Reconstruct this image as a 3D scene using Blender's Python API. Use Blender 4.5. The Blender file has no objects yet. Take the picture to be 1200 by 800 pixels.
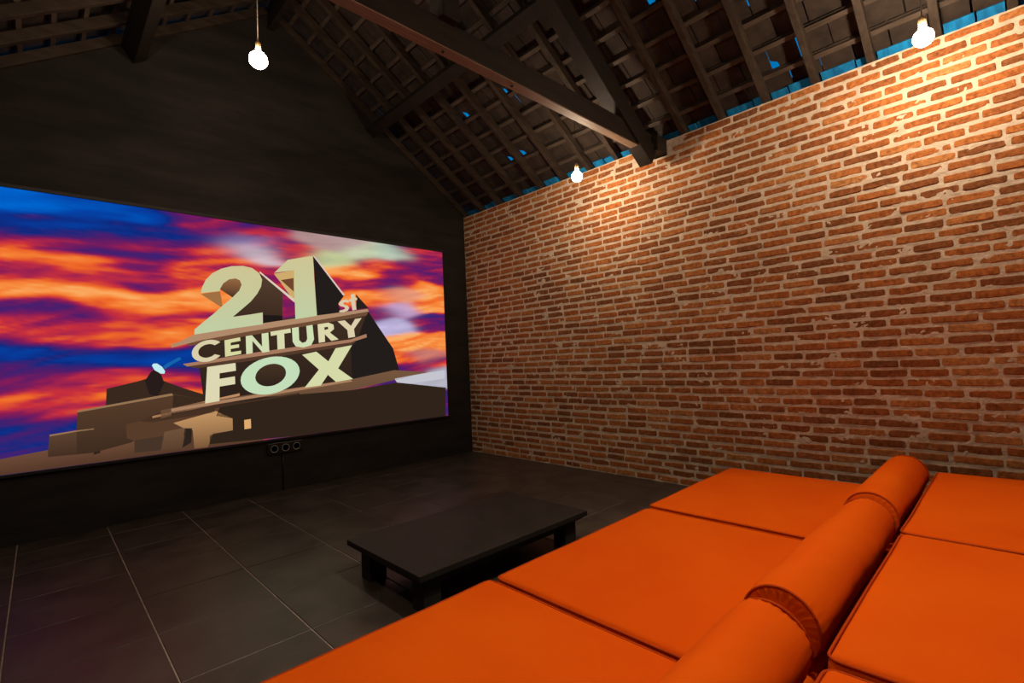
import bpy, bmesh, math, random
from mathutils import Vector, Matrix, noise
from mathutils.geometry import tessellate_polygon

S = bpy.context.scene
COL = S.collection
rnd = random.Random(7)
PI = math.pi

# ------------------------------------------------------------------ camera
cam_data = bpy.data.cameras.new('camera')
cam_data.sensor_width = 36.0
cam_data.lens = 17.233
cam_data.clip_start = 0.02
CAM = Vector((-4.1193, -5.0904, 1.1736))
RT = Vector((0.719401, -0.693276, -0.042775))
UP = Vector((0.004196, -0.057244, 0.998351))
FW = Vector((0.694582, 0.718395, 0.038273))
cam = bpy.data.objects.new('camera', cam_data)
cam.matrix_world = Matrix(((RT.x, UP.x, -FW.x, CAM.x), (RT.y, UP.y, -FW.y, CAM.y),
                           (RT.z, UP.z, -FW.z, CAM.z), (0, 0, 0, 1)))
COL.objects.link(cam)
S.camera = cam

# ------------------------------------------------------------------ dusk sky outside, exposure
W = bpy.data.worlds.new('dusk')
S.world = W
W.use_nodes = True
bg = W.node_tree.nodes['Background']
bg.inputs[0].default_value = (0.0, 0.14, 0.36, 1)
bg.inputs[1].default_value = 1.2
S.view_settings.view_transform = 'Standard'
S.view_settings.look = 'None'
S.view_settings.gamma = 1.0
S.view_settings.use_curve_mapping = False
S.view_settings.exposure = 0.0

BULB_STRENGTH = 420.0
BULB_COLOR = (1.0, 0.76, 0.53)
FILL_LAMP_WATTS = 140.0
FILL_LAMP_COLOR = (1.0, 0.80, 0.62)

# room (metres): brick wall on x=0, screen wall on y=0
H = 3.107            # top of the brick wall
XL, YB = -4.83, -5.95
XR, SL = -2.415, 0.69   # ridge x, roof slope


def roof_z(x, d=0.0):          # underside of rafters (+ d measured vertically)
    return 3.11 - SL * (x if x > XR else 2 * XR - x) + d


# ------------------------------------------------------------------ helpers
def lin(c):
    return tuple((v / 255 / 12.92) if v / 255 <= 0.04045 else ((v / 255 + 0.055) / 1.055) ** 2.4 for v in c)


def tag(o, label=None, cat=None, group=None, kind=None):
    if label: o['label'] = label
    if cat: o['category'] = cat
    if group: o['group'] = group
    if kind: o['kind'] = kind
    return o


def empty(name, loc=(0, 0, 0), rot=(0, 0, 0)):
    o = bpy.data.objects.new(name, None)
    o.location = loc
    o.rotation_euler = rot
    o.empty_display_size = 0.1
    COL.objects.link(o)
    return o


def link(name, me, mat=None, parent=None, loc=None):
    if mat is not None and not me.materials:
        me.materials.append(mat)
    o = bpy.data.objects.new(name, me)
    COL.objects.link(o)
    if parent is not None: o.parent = parent
    if loc is not None: o.location = loc
    return o


class MB:
    """collects verts and faces for one mesh"""
    def __init__(s):
        s.v, s.f = [], []

    def add(s, v, f):
        n = len(s.v)
        s.v += [tuple(p) for p in v]
        s.f += [tuple(i + n for i in q) for q in f]

    def mesh(s, name='mesh', smooth=False):
        me = bpy.data.meshes.new(name)
        me.from_pydata(s.v, [], s.f)
        if smooth: me.polygons.foreach_set('use_smooth', [True] * len(me.polygons))
        me.update()
        return me

    def box(s, x0, x1, y0, y1, z0, z1, b=0.0):
        bm = bmesh.new()
        bmesh.ops.create_cube(bm, size=1.0)
        for q in bm.verts:
            q.co = Vector(((x0 + x1) / 2 + q.co.x * (x1 - x0), (y0 + y1) / 2 + q.co.y * (y1 - y0),
                           (z0 + z1) / 2 + q.co.z * (z1 - z0)))
        if b > 0: bmesh.ops.bevel(bm, geom=bm.edges[:], offset=b, segments=2, affect='EDGES', profile=0.6)
        bm.verts.index_update()
        s.add([q.co for q in bm.verts], [[q.index for q in f.verts] for f in bm.faces])
        bm.free()
        return s

    def bar(s, p0, p1, up, w, h, b=0.0):
        """rectangular bar p0->p1; w across, h along up"""
        p0, p1 = Vector(p0), Vector(p1)
        d = (p1 - p0)
        L = d.length
        d.normalize()
        u = Vector(up)
        u = (u - d * u.dot(d)).normalized()
        r = d.cross(u)
        t = MB().box(0, L, -w / 2, w / 2, -h / 2, h / 2, b)
        s.add([p0 + d * q[0] + r * q[1] + u * q[2] for q in t.v], t.f)
        return s

    def tube(s, pts, r, n=8, closed=False):
        pts = [Vector(p) for p in pts]
        m = len(pts)
        vs, fs = [], []
        for i, p in enumerate(pts):
            a = pts[i - 1] if (i > 0 or closed) else p
            c = pts[(i + 1) % m] if (i < m - 1 or closed) else p
            d = (c - a).normalized()
            u = Vector((0, 0, 1)) if abs(d.z) < 0.9 else Vector((1, 0, 0))
            x = d.cross(u).normalized()
            y = d.cross(x)
            for k in range(n):
                t = 2 * PI * k / n
                vs.append(p + (x * math.cos(t) + y * math.sin(t)) * r)
        for i in range(m if closed else m - 1):
            j = (i + 1) % m
            for k in range(n):
                k2 = (k + 1) % n
                fs.append((i * n + k, j * n + k, j * n + k2, i * n + k2))
        if not closed:
            fs.append(tuple(range(n - 1, -1, -1)) if False else tuple(range(n)))
            fs.append(tuple((m - 1) * n + k for k in range(n - 1, -1, -1)))
        s.add(vs, fs)
        return s

    def lathe(s, prof, n=24, axis='z', org=(0, 0, 0), caps=True):
        vs, fs = [], []
        ox, oy, oz = org
        for (r, h) in prof:
            for k in range(n):
                t = 2 * PI * k / n
                c, q = r * math.cos(t), r * math.sin(t)
                vs.append((ox + c, oy + q, oz + h) if axis == 'z' else
                          ((ox + h, oy + c, oz + q) if axis == 'x' else (ox + c, oy + h, oz + q)))
        for i in range(len(prof) - 1):
            for k in range(n):
                k2 = (k + 1) % n
                fs.append((i * n + k, i * n + k2, (i + 1) * n + k2, (i + 1) * n + k))
        if caps:
            fs.append(tuple(range(n - 1, -1, -1)))
            fs.append(tuple((len(prof) - 1) * n + k for k in range(n)))
        s.add(vs, fs)
        return s


def prism_xz(mb, pts, y0, y1):
    """polygon in (x,z) extruded from y0 to y1"""
    n = len(pts)
    v = [(p[0], y0, p[1]) for p in pts] + [(p[0], y1, p[1]) for p in pts]
    f = [tuple(range(n)), tuple(range(2 * n - 1, n - 1, -1))]
    f += [(i, i + n, (i + 1) % n + n, (i + 1) % n) for i in range(n)]
    mb.add(v, f)
    return mb


# ------------------------------------------------------------------ materials
def new_mat(name):
    m = bpy.data.materials.new(name)
    m.use_nodes = True
    nt = m.node_tree
    return m, nt, nt.nodes['Principled BSDF']


def node(nt, t, **kw):
    n = nt.nodes.new(t)
    for k, v in kw.items():
        if k in n.inputs: n.inputs[k].default_value = v
        else: setattr(n, k, v)
    return n


def mat_noise(name, c0, c1, scale=4.0, rough=0.7, bump=0.2, bscale=30.0, stretch=(1, 1, 1), detail=6.0, rough2=None,
              spec=0.5, lo=0.35, hi=0.65, dist=0.01):
    m, nt, p = new_mat(name)
    L = nt.links.new
    geo = node(nt, 'ShaderNodeNewGeometry')
    mp = node(nt, 'ShaderNodeMapping')
    mp.inputs['Scale'].default_value = stretch
    L(geo.outputs['Position'], mp.inputs['Vector'])
    n1 = node(nt, 'ShaderNodeTexNoise', Scale=scale, Detail=detail, Roughness=0.6)
    L(mp.outputs[0], n1.inputs['Vector'])
    r = node(nt, 'ShaderNodeValToRGB')
    r.color_ramp.elements[0].position, r.color_ramp.elements[1].position = lo, hi
    r.color_ramp.elements[0].color = (*c0, 1)
    r.color_ramp.elements[1].color = (*c1, 1)
    L(n1.outputs['Fac'], r.inputs[0])
    L(r.outputs[0], p.inputs['Base Color'])
    p.inputs['Roughness'].default_value = rough
    p.inputs['Specular IOR Level'].default_value = spec
    if rough2 is not None:
        mr = node(nt, 'ShaderNodeMapRange')
        mr.inputs['To Min'].default_value, mr.inputs['To Max'].default_value = rough, rough2
        L(n1.outputs['Fac'], mr.inputs['Value'])
        L(mr.outputs[0], p.inputs['Roughness'])
    if bump:
        n2 = node(nt, 'ShaderNodeTexNoise', Scale=bscale, Detail=5.0, Roughness=0.6)
        L(mp.outputs[0], n2.inputs['Vector'])
        b = node(nt, 'ShaderNodeBump', Strength=bump, Distance=dist)
        L(n2.outputs['Fac'], b.inputs['Height'])
        L(b.outputs[0], p.inputs['Normal'])
    return m


M_BLACKWALL = mat_noise('black_painted_plaster', (0.012, 0.0115, 0.0100), (0.027, 0.023, 0.0205), 3.0, 0.75, 0.35, 40, (0.5, 1, 2.2), spec=0.3)
M_DARKWALL = mat_noise('dark_plaster', (0.03, 0.028, 0.026), (0.05, 0.046, 0.042), 2.0, 0.85, 0.3, 40)
M_WOOD = mat_noise('dark_stained_timber', (0.010, 0.0078, 0.006), (0.022, 0.016, 0.012), 7.0, 0.6, 0.35, 60, (0.5, 3, 3), spec=0.35)
M_RAFTER = mat_noise('brown_stained_rafter', (0.028, 0.020, 0.014), (0.062, 0.044, 0.031), 7.0, 0.6, 0.35, 60, (0.5, 3, 3), spec=0.35)
M_TIE = mat_noise('dark_timber_beam', (0.014, 0.011, 0.008), (0.028, 0.021, 0.016), 7.0, 0.55, 0.3, 50, (0.6, 5, 5), spec=0.35)
M_SOFFIT = mat_noise('pale_planed_timber', (0.20, 0.13, 0.085), (0.30, 0.20, 0.14), 8.0, 0.6, 0.2, 60, (0.6, 6, 6))
M_EAVE = mat_noise('daylight_blue_eave', (0.0, 0.15, 0.42), (0.006, 0.34, 0.78), 5.0, 0.8, 0.2, 40, (1, 4, 1))  # blue of the outside daylight put into the eave colour
M_BATTEN = mat_noise('timber_batten', (0.048, 0.034, 0.024), (0.10, 0.073, 0.053), 9.0, 0.7, 0.3, 60, (3, 0.6, 3))
M_TILE_ROOF = mat_noise('weathered_roof_tile', (0.018, 0.012, 0.009), (0.055, 0.038, 0.027), 9.0, 0.85, 0.5, 50, lo=0.3, hi=0.7)
M_COVER = mat_noise('light_block_cover', (0.012, 0.012, 0.012), (0.02, 0.02, 0.02), 4.0, 0.9, 0)  # for the added cover that blocks light above the tiles
M_TABLE = mat_noise('matte_black_lacquer', (0.010, 0.010, 0.009), (0.018, 0.017, 0.015), 6.0, 0.5, 0.06, 60, rough2=0.62, spec=0.3)
M_PLINTH = mat_noise('dark_platform_wood', (0.015, 0.013, 0.011), (0.028, 0.024, 0.02), 4.0, 0.6, 0.15, 30)
M_GROUT = mat_noise('pale_grout', (0.26, 0.22, 0.18), (0.44, 0.38, 0.32), 12.0, 0.9, 0.2, 60)
M_FLOOR = mat_noise('charcoal_stone_tile', (0.036, 0.030, 0.026), (0.072, 0.060, 0.052), 4.0, 0.30, 0.14, 22, rough2=0.50, spec=0.42, dist=0.006)
M_MORTAR = mat_noise('pale_mortar', (0.60, 0.49, 0.375), (0.84, 0.71, 0.56), 14.0, 0.95, 0.9, 55, lo=0.3, hi=0.7, dist=0.012)
M_BLACKPLASTIC = mat_noise('black_plastic', (0.010, 0.010, 0.010), (0.014, 0.014, 0.014), 5.0, 0.30, 0)
M_CORD = mat_noise('pale_flex', (0.30, 0.25, 0.20), (0.36, 0.30, 0.24), 5.0, 0.6, 0)
M_BRASS = mat_noise('bulb_holder_brass', (0.40, 0.26, 0.12), (0.50, 0.33, 0.16), 5.0, 0.4, 0)
M_STEEL = mat_noise('socket_metal', (0.5, 0.5, 0.5), (0.6, 0.6, 0.6), 5.0, 0.3, 0)
M_FRAME = mat_noise('screen_border', (0.010, 0.009, 0.009), (0.016, 0.014, 0.013), 5.0, 0.6, 0)


def mat_fabric():
    m, nt, p = new_mat('orange_canvas')
    L = nt.links.new
    geo = node(nt, 'ShaderNodeNewGeometry')
    n1 = node(nt, 'ShaderNodeTexNoise', Scale=2.2, Detail=4.0)
    L(geo.outputs['Position'], n1.inputs['Vector'])
    r = node(nt, 'ShaderNodeValToRGB')
    r.color_ramp.elements[0].position, r.color_ramp.elements[1].position = 0.3, 0.7
    r.color_ramp.elements[0].color = (0.72, 0.088, 0.0015, 1)
    r.color_ramp.elements[1].color = (0.78, 0.115, 0.002, 1)
    L(n1.outputs['Fac'], r.inputs[0])
    L(r.outputs[0], p.inputs['Base Color'])
    p.inputs['Roughness'].default_value = 0.85
    p.inputs['Specular IOR Level'].default_value = 0.06
    w = node(nt, 'ShaderNodeTexNoise', Scale=9.0, Detail=5.0, Roughness=0.55)
    L(geo.outputs['Position'], w.inputs['Vector'])
    w2 = node(nt, 'ShaderNodeTexNoise', Scale=500.0, Detail=1.0)
    L(geo.outputs['Position'], w2.inputs['Vector'])
    b = node(nt, 'ShaderNodeBump', Strength=0.22, Distance=0.02)
    L(w.outputs['Fac'], b.inputs['Height'])
    b2 = node(nt, 'ShaderNodeBump', Strength=0.15, Distance=0.001)
    L(w2.outputs['Fac'], b2.inputs['Height'])
    L(b.outputs[0], b2.inputs['Normal'])
    L(b2.outputs[0], p.inputs['Normal'])
    return m


M_FABRIC = mat_fabric()
M_PIPING = mat_noise('dark_orange_piping', (0.42, 0.045, 0.001), (0.50, 0.06, 0.002), 6.0, 0.8, 0, spec=0.15)


def mat_brick():
    m, nt, p = new_mat('fired_clay_brick')
    L = nt.links.new
    at = node(nt, 'ShaderNodeAttribute', attribute_name='tint')
    geo = node(nt, 'ShaderNodeNewGeometry')
    big = node(nt, 'ShaderNodeTexNoise', Scale=1.3, Detail=3.0)
    L(geo.outputs['Position'], big.inputs['Vector'])
    add = node(nt, 'ShaderNodeMath', operation='ADD')
    L(at.outputs['Fac'], add.inputs[0])
    sc = node(nt, 'ShaderNodeMath', operation='MULTIPLY_ADD')
    sc.inputs[1].default_value, sc.inputs[2].default_value = 0.7, -0.35
    L(big.outputs['Fac'], sc.inputs[0])
    L(sc.outputs[0], add.inputs[1])
    r = node(nt, 'ShaderNodeValToRGB')
    e = r.color_ramp.elements
    e[0].position, e[0].color = 0.0, (0.20, 0.085, 0.035, 1)
    e[1].position, e[1].color = 1.0, (0.64, 0.30, 0.11, 1)
    a = e.new(0.35); a.color = (0.38, 0.135, 0.046, 1)
    a = e.new(0.7); a.color = (0.55, 0.195, 0.056, 1)
    L(add.outputs[0], r.inputs[0])
    n1 = node(nt, 'ShaderNodeTexNoise', Scale=38.0, Detail=5.0, Roughness=0.7)
    L(geo.outputs['Position'], n1.inputs['Vector'])
    r2 = node(nt, 'ShaderNodeValToRGB')
    r2.color_ramp.elements[0].position, r2.color_ramp.elements[1].position = 0.32, 0.62
    r2.color_ramp.elements[0].color = (0.45, 0.40, 0.36, 1)
    r2.color_ramp.elements[1].color = (1.08, 1.06, 1.0, 1)
    L(n1.outputs['Fac'], r2.inputs[0])
    mx = node(nt, 'ShaderNodeMix', data_type='RGBA', blend_type='MULTIPLY')
    mx.inputs[0].default_value = 1.0
    L(r.outputs[0], mx.inputs[6]); L(r2.outputs[0], mx.inputs[7])
    # smears of mortar left on the faces
    n2 = node(nt, 'ShaderNodeTexNoise', Scale=11.0, Detail=6.0, Roughness=0.7)
    L(geo.outputs['Position'], n2.inputs['Vector'])
    r3 = node(nt, 'ShaderNodeValToRGB')
    r3.color_ramp.elements[0].position, r3.color_ramp.elements[1].position = 0.60, 0.74
    r3.color_ramp.elements[0].color, r3.color_ramp.elements[1].color = (0, 0, 0, 1), (0.6, 0.6, 0.6, 1)
    L(n2.outputs['Fac'], r3.inputs[0])
    mx2 = node(nt, 'ShaderNodeMix', data_type='RGBA')
    L(r3.outputs[0], mx2.inputs[0]); L(mx.outputs[2], mx2.inputs[6])
    mx2.inputs[7].default_value = (0.50, 0.36, 0.23, 1)
    L(mx2.outputs[2], p.inputs['Base Color'])
    p.inputs['Roughness'].default_value = 0.9
    p.inputs['Specular IOR Level'].default_value = 0.2
    b = node(nt, 'ShaderNodeBump', Strength=0.8, Distance=0.006)
    L(n1.outputs['Fac'], b.inputs['Height'])
    L(b.outputs[0], p.inputs['Normal'])
    return m


M_BRICK = mat_brick()


def mat_screen():
    m = bpy.data.materials.new('lit_screen_picture')
    m.use_nodes = True
    nt = m.node_tree
    nt.nodes.clear()
    at = node(nt, 'ShaderNodeAttribute', attribute_name='picture_color')
    em = node(nt, 'ShaderNodeEmission', Strength=1.0)
    out = node(nt, 'ShaderNodeOutputMaterial')
    nt.links.new(at.outputs['Color'], em.inputs[0])
    nt.links.new(em.outputs[0], out.inputs[0])
    return m


M_SCREEN = mat_screen()


def mat_emit(name, c, s):
    m = bpy.data.materials.new(name)
    m.use_nodes = True
    nt = m.node_tree
    nt.nodes.clear()
    em = node(nt, 'ShaderNodeEmission', Strength=s)
    em.inputs[0].default_value = (*c, 1)
    out = node(nt, 'ShaderNodeOutputMaterial')
    nt.links.new(em.outputs[0], out.inputs[0])
    return m


M_BULB = mat_emit('glowing_bulb_glass', BULB_COLOR, BULB_STRENGTH)
M_BULB_MID = mat_emit('glowing_bulb_glass_mid', BULB_COLOR, BULB_STRENGTH * 0.62)
M_BULB_DIM = mat_emit('glowing_bulb_glass_large', BULB_COLOR, BULB_STRENGTH * 0.25)
SKY = [(-4.32,2.58,0,100,205),(-4.09,2.52,5,90,190),(-3.85,2.52,15,70,165),(-3.58,2.53,10,70,170),(-3.21,2.56,110,60,140),(-3.05,2.5,170,70,130),(-2.69,2.57,150,100,160),(-2.64,2.33,205,185,195),(-4.27,2.31,5,50,140),(-3.97,2.35,10,40,130),(-3.58,2.37,5,45,130),(-3.21,2.37,20,45,130),(-2.88,2.44,80,50,120),(-4.32,2.2,130,40,110),(-4.15,2.21,150,30,90),(-3.98,2.22,150,40,100),(-3.72,2.25,110,40,110),(-3.44,2.25,130,50,110),(-3.29,2.21,140,60,110),(-2.96,2.31,170,60,80),(-4.27,2.12,240,105,40),(-4.1,2.11,235,95,40),(-3.85,2.07,245,115,45),(-3.72,2.04,230,85,40),(-3.58,2.12,110,30,90),(-3.44,2.15,60,25,100),(-3.13,2.09,215,105,60),(-2.96,2.19,200,85,60),(-4.27,1.98,200,60,50),(-4.1,1.97,140,25,70),(-3.85,1.97,120,20,75),(-3.59,1.99,90,20,75),(-3.37,1.94,130,30,60),(-4.27,1.84,250,130,60),(-3.98,1.86,230,145,85),(-3.72,1.83,250,145,70),(-3.44,1.79,250,145,75),(-3.14,1.86,235,145,75),(-4.27,1.72,70,25,110),(-4.1,1.71,90,30,110),(-3.85,1.67,90,30,100),(-3.59,1.71,210,105,65),(-3.3,1.68,190,80,50),(-4.27,1.59,190,50,100),(-4.1,1.61,200,70,60),(-3.86,1.57,140,30,60),(-3.45,1.61,200,80,50),(-3.22,1.56,235,110,50),(-4.32,1.54,200,60,80),(-4.1,1.52,190,55,70),(-3.86,1.46,220,60,40),(-3.45,1.49,240,100,40),(-4.21,1.43,0,60,150),(-3.98,1.35,0,55,140),(-3.73,1.33,0,50,130),(-3.45,1.34,5,55,130),(-3.27,1.31,0,80,150),(-4.21,1.23,60,40,120),(-3.98,1.22,70,40,110),(-3.73,1.18,170,30,90),(-3.54,1.17,220,50,60),(-4.27,1.14,150,40,140),(-4.1,1.15,170,40,130),(-3.92,1.15,170,30,110),(-4.21,1.03,230,80,60),(-3.98,1.04,250,110,30),(-3.76,1.08,255,110,20),(-4.27,0.94,80,40,140),(-4.16,0.95,220,60,100),(-3.98,0.96,200,40,110),(-3.83,0.99,150,30,130),(-4.21,0.84,60,60,150),(-4.05,0.84,60,50,140),(-4.27,0.76,10,60,110),(-4.1,0.78,20,40,90),(-4.21,0.67,5,25,55),(-4.3,0.67,5,25,50),(-2.67,2.4,150,130,180),(-2.44,2.4,190,100,130),(-2.24,2.37,170,60,90),(-1.92,2.5,175,140,140),(-1.87,2.34,190,200,150),(-1.48,2.47,190,200,165),(-1.12,2.48,180,200,180),(-1.69,2.53,180,150,150),(-0.81,2.52,150,100,120),(-0.5,2.56,200,40,180),(-1.64,2.22,230,150,80),(-1.33,2.31,190,80,60),(-0.99,2.34,130,60,90),(-0.55,2.42,140,50,120),(-1.65,2.08,150,40,60),(-1.34,2.13,130,30,80),(-1.0,2.16,140,60,100),(-0.51,2.26,110,40,120),(-1.34,1.95,230,130,60),(-1.01,2.0,230,150,120),(-0.64,2.09,240,160,60),(-1.28,1.78,110,50,90),(-1.01,1.82,190,160,200),(-0.65,1.9,240,140,60),(-0.49,1.94,245,140,50),(-1.12,1.63,190,180,220),(-0.66,1.67,140,80,120),(-0.5,1.71,80,50,130),(-0.85,1.45,230,140,90),(-0.51,1.45,230,140,60),(-1.04,1.21,200,90,90),(-0.67,1.26,200,120,110),(-0.52,1.19,170,80,110),(-1.14,1.12,90,40,110),(-0.83,1.11,130,90,150),(-0.53,1.03,180,180,195),(-0.7,0.72,50,40,60),(-3.18,1.24,20,50,110),(-3.27,1.13,200,60,80),(-2.37,2.06,170,80,90),(-2.29,1.72,120,60,60)]
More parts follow.
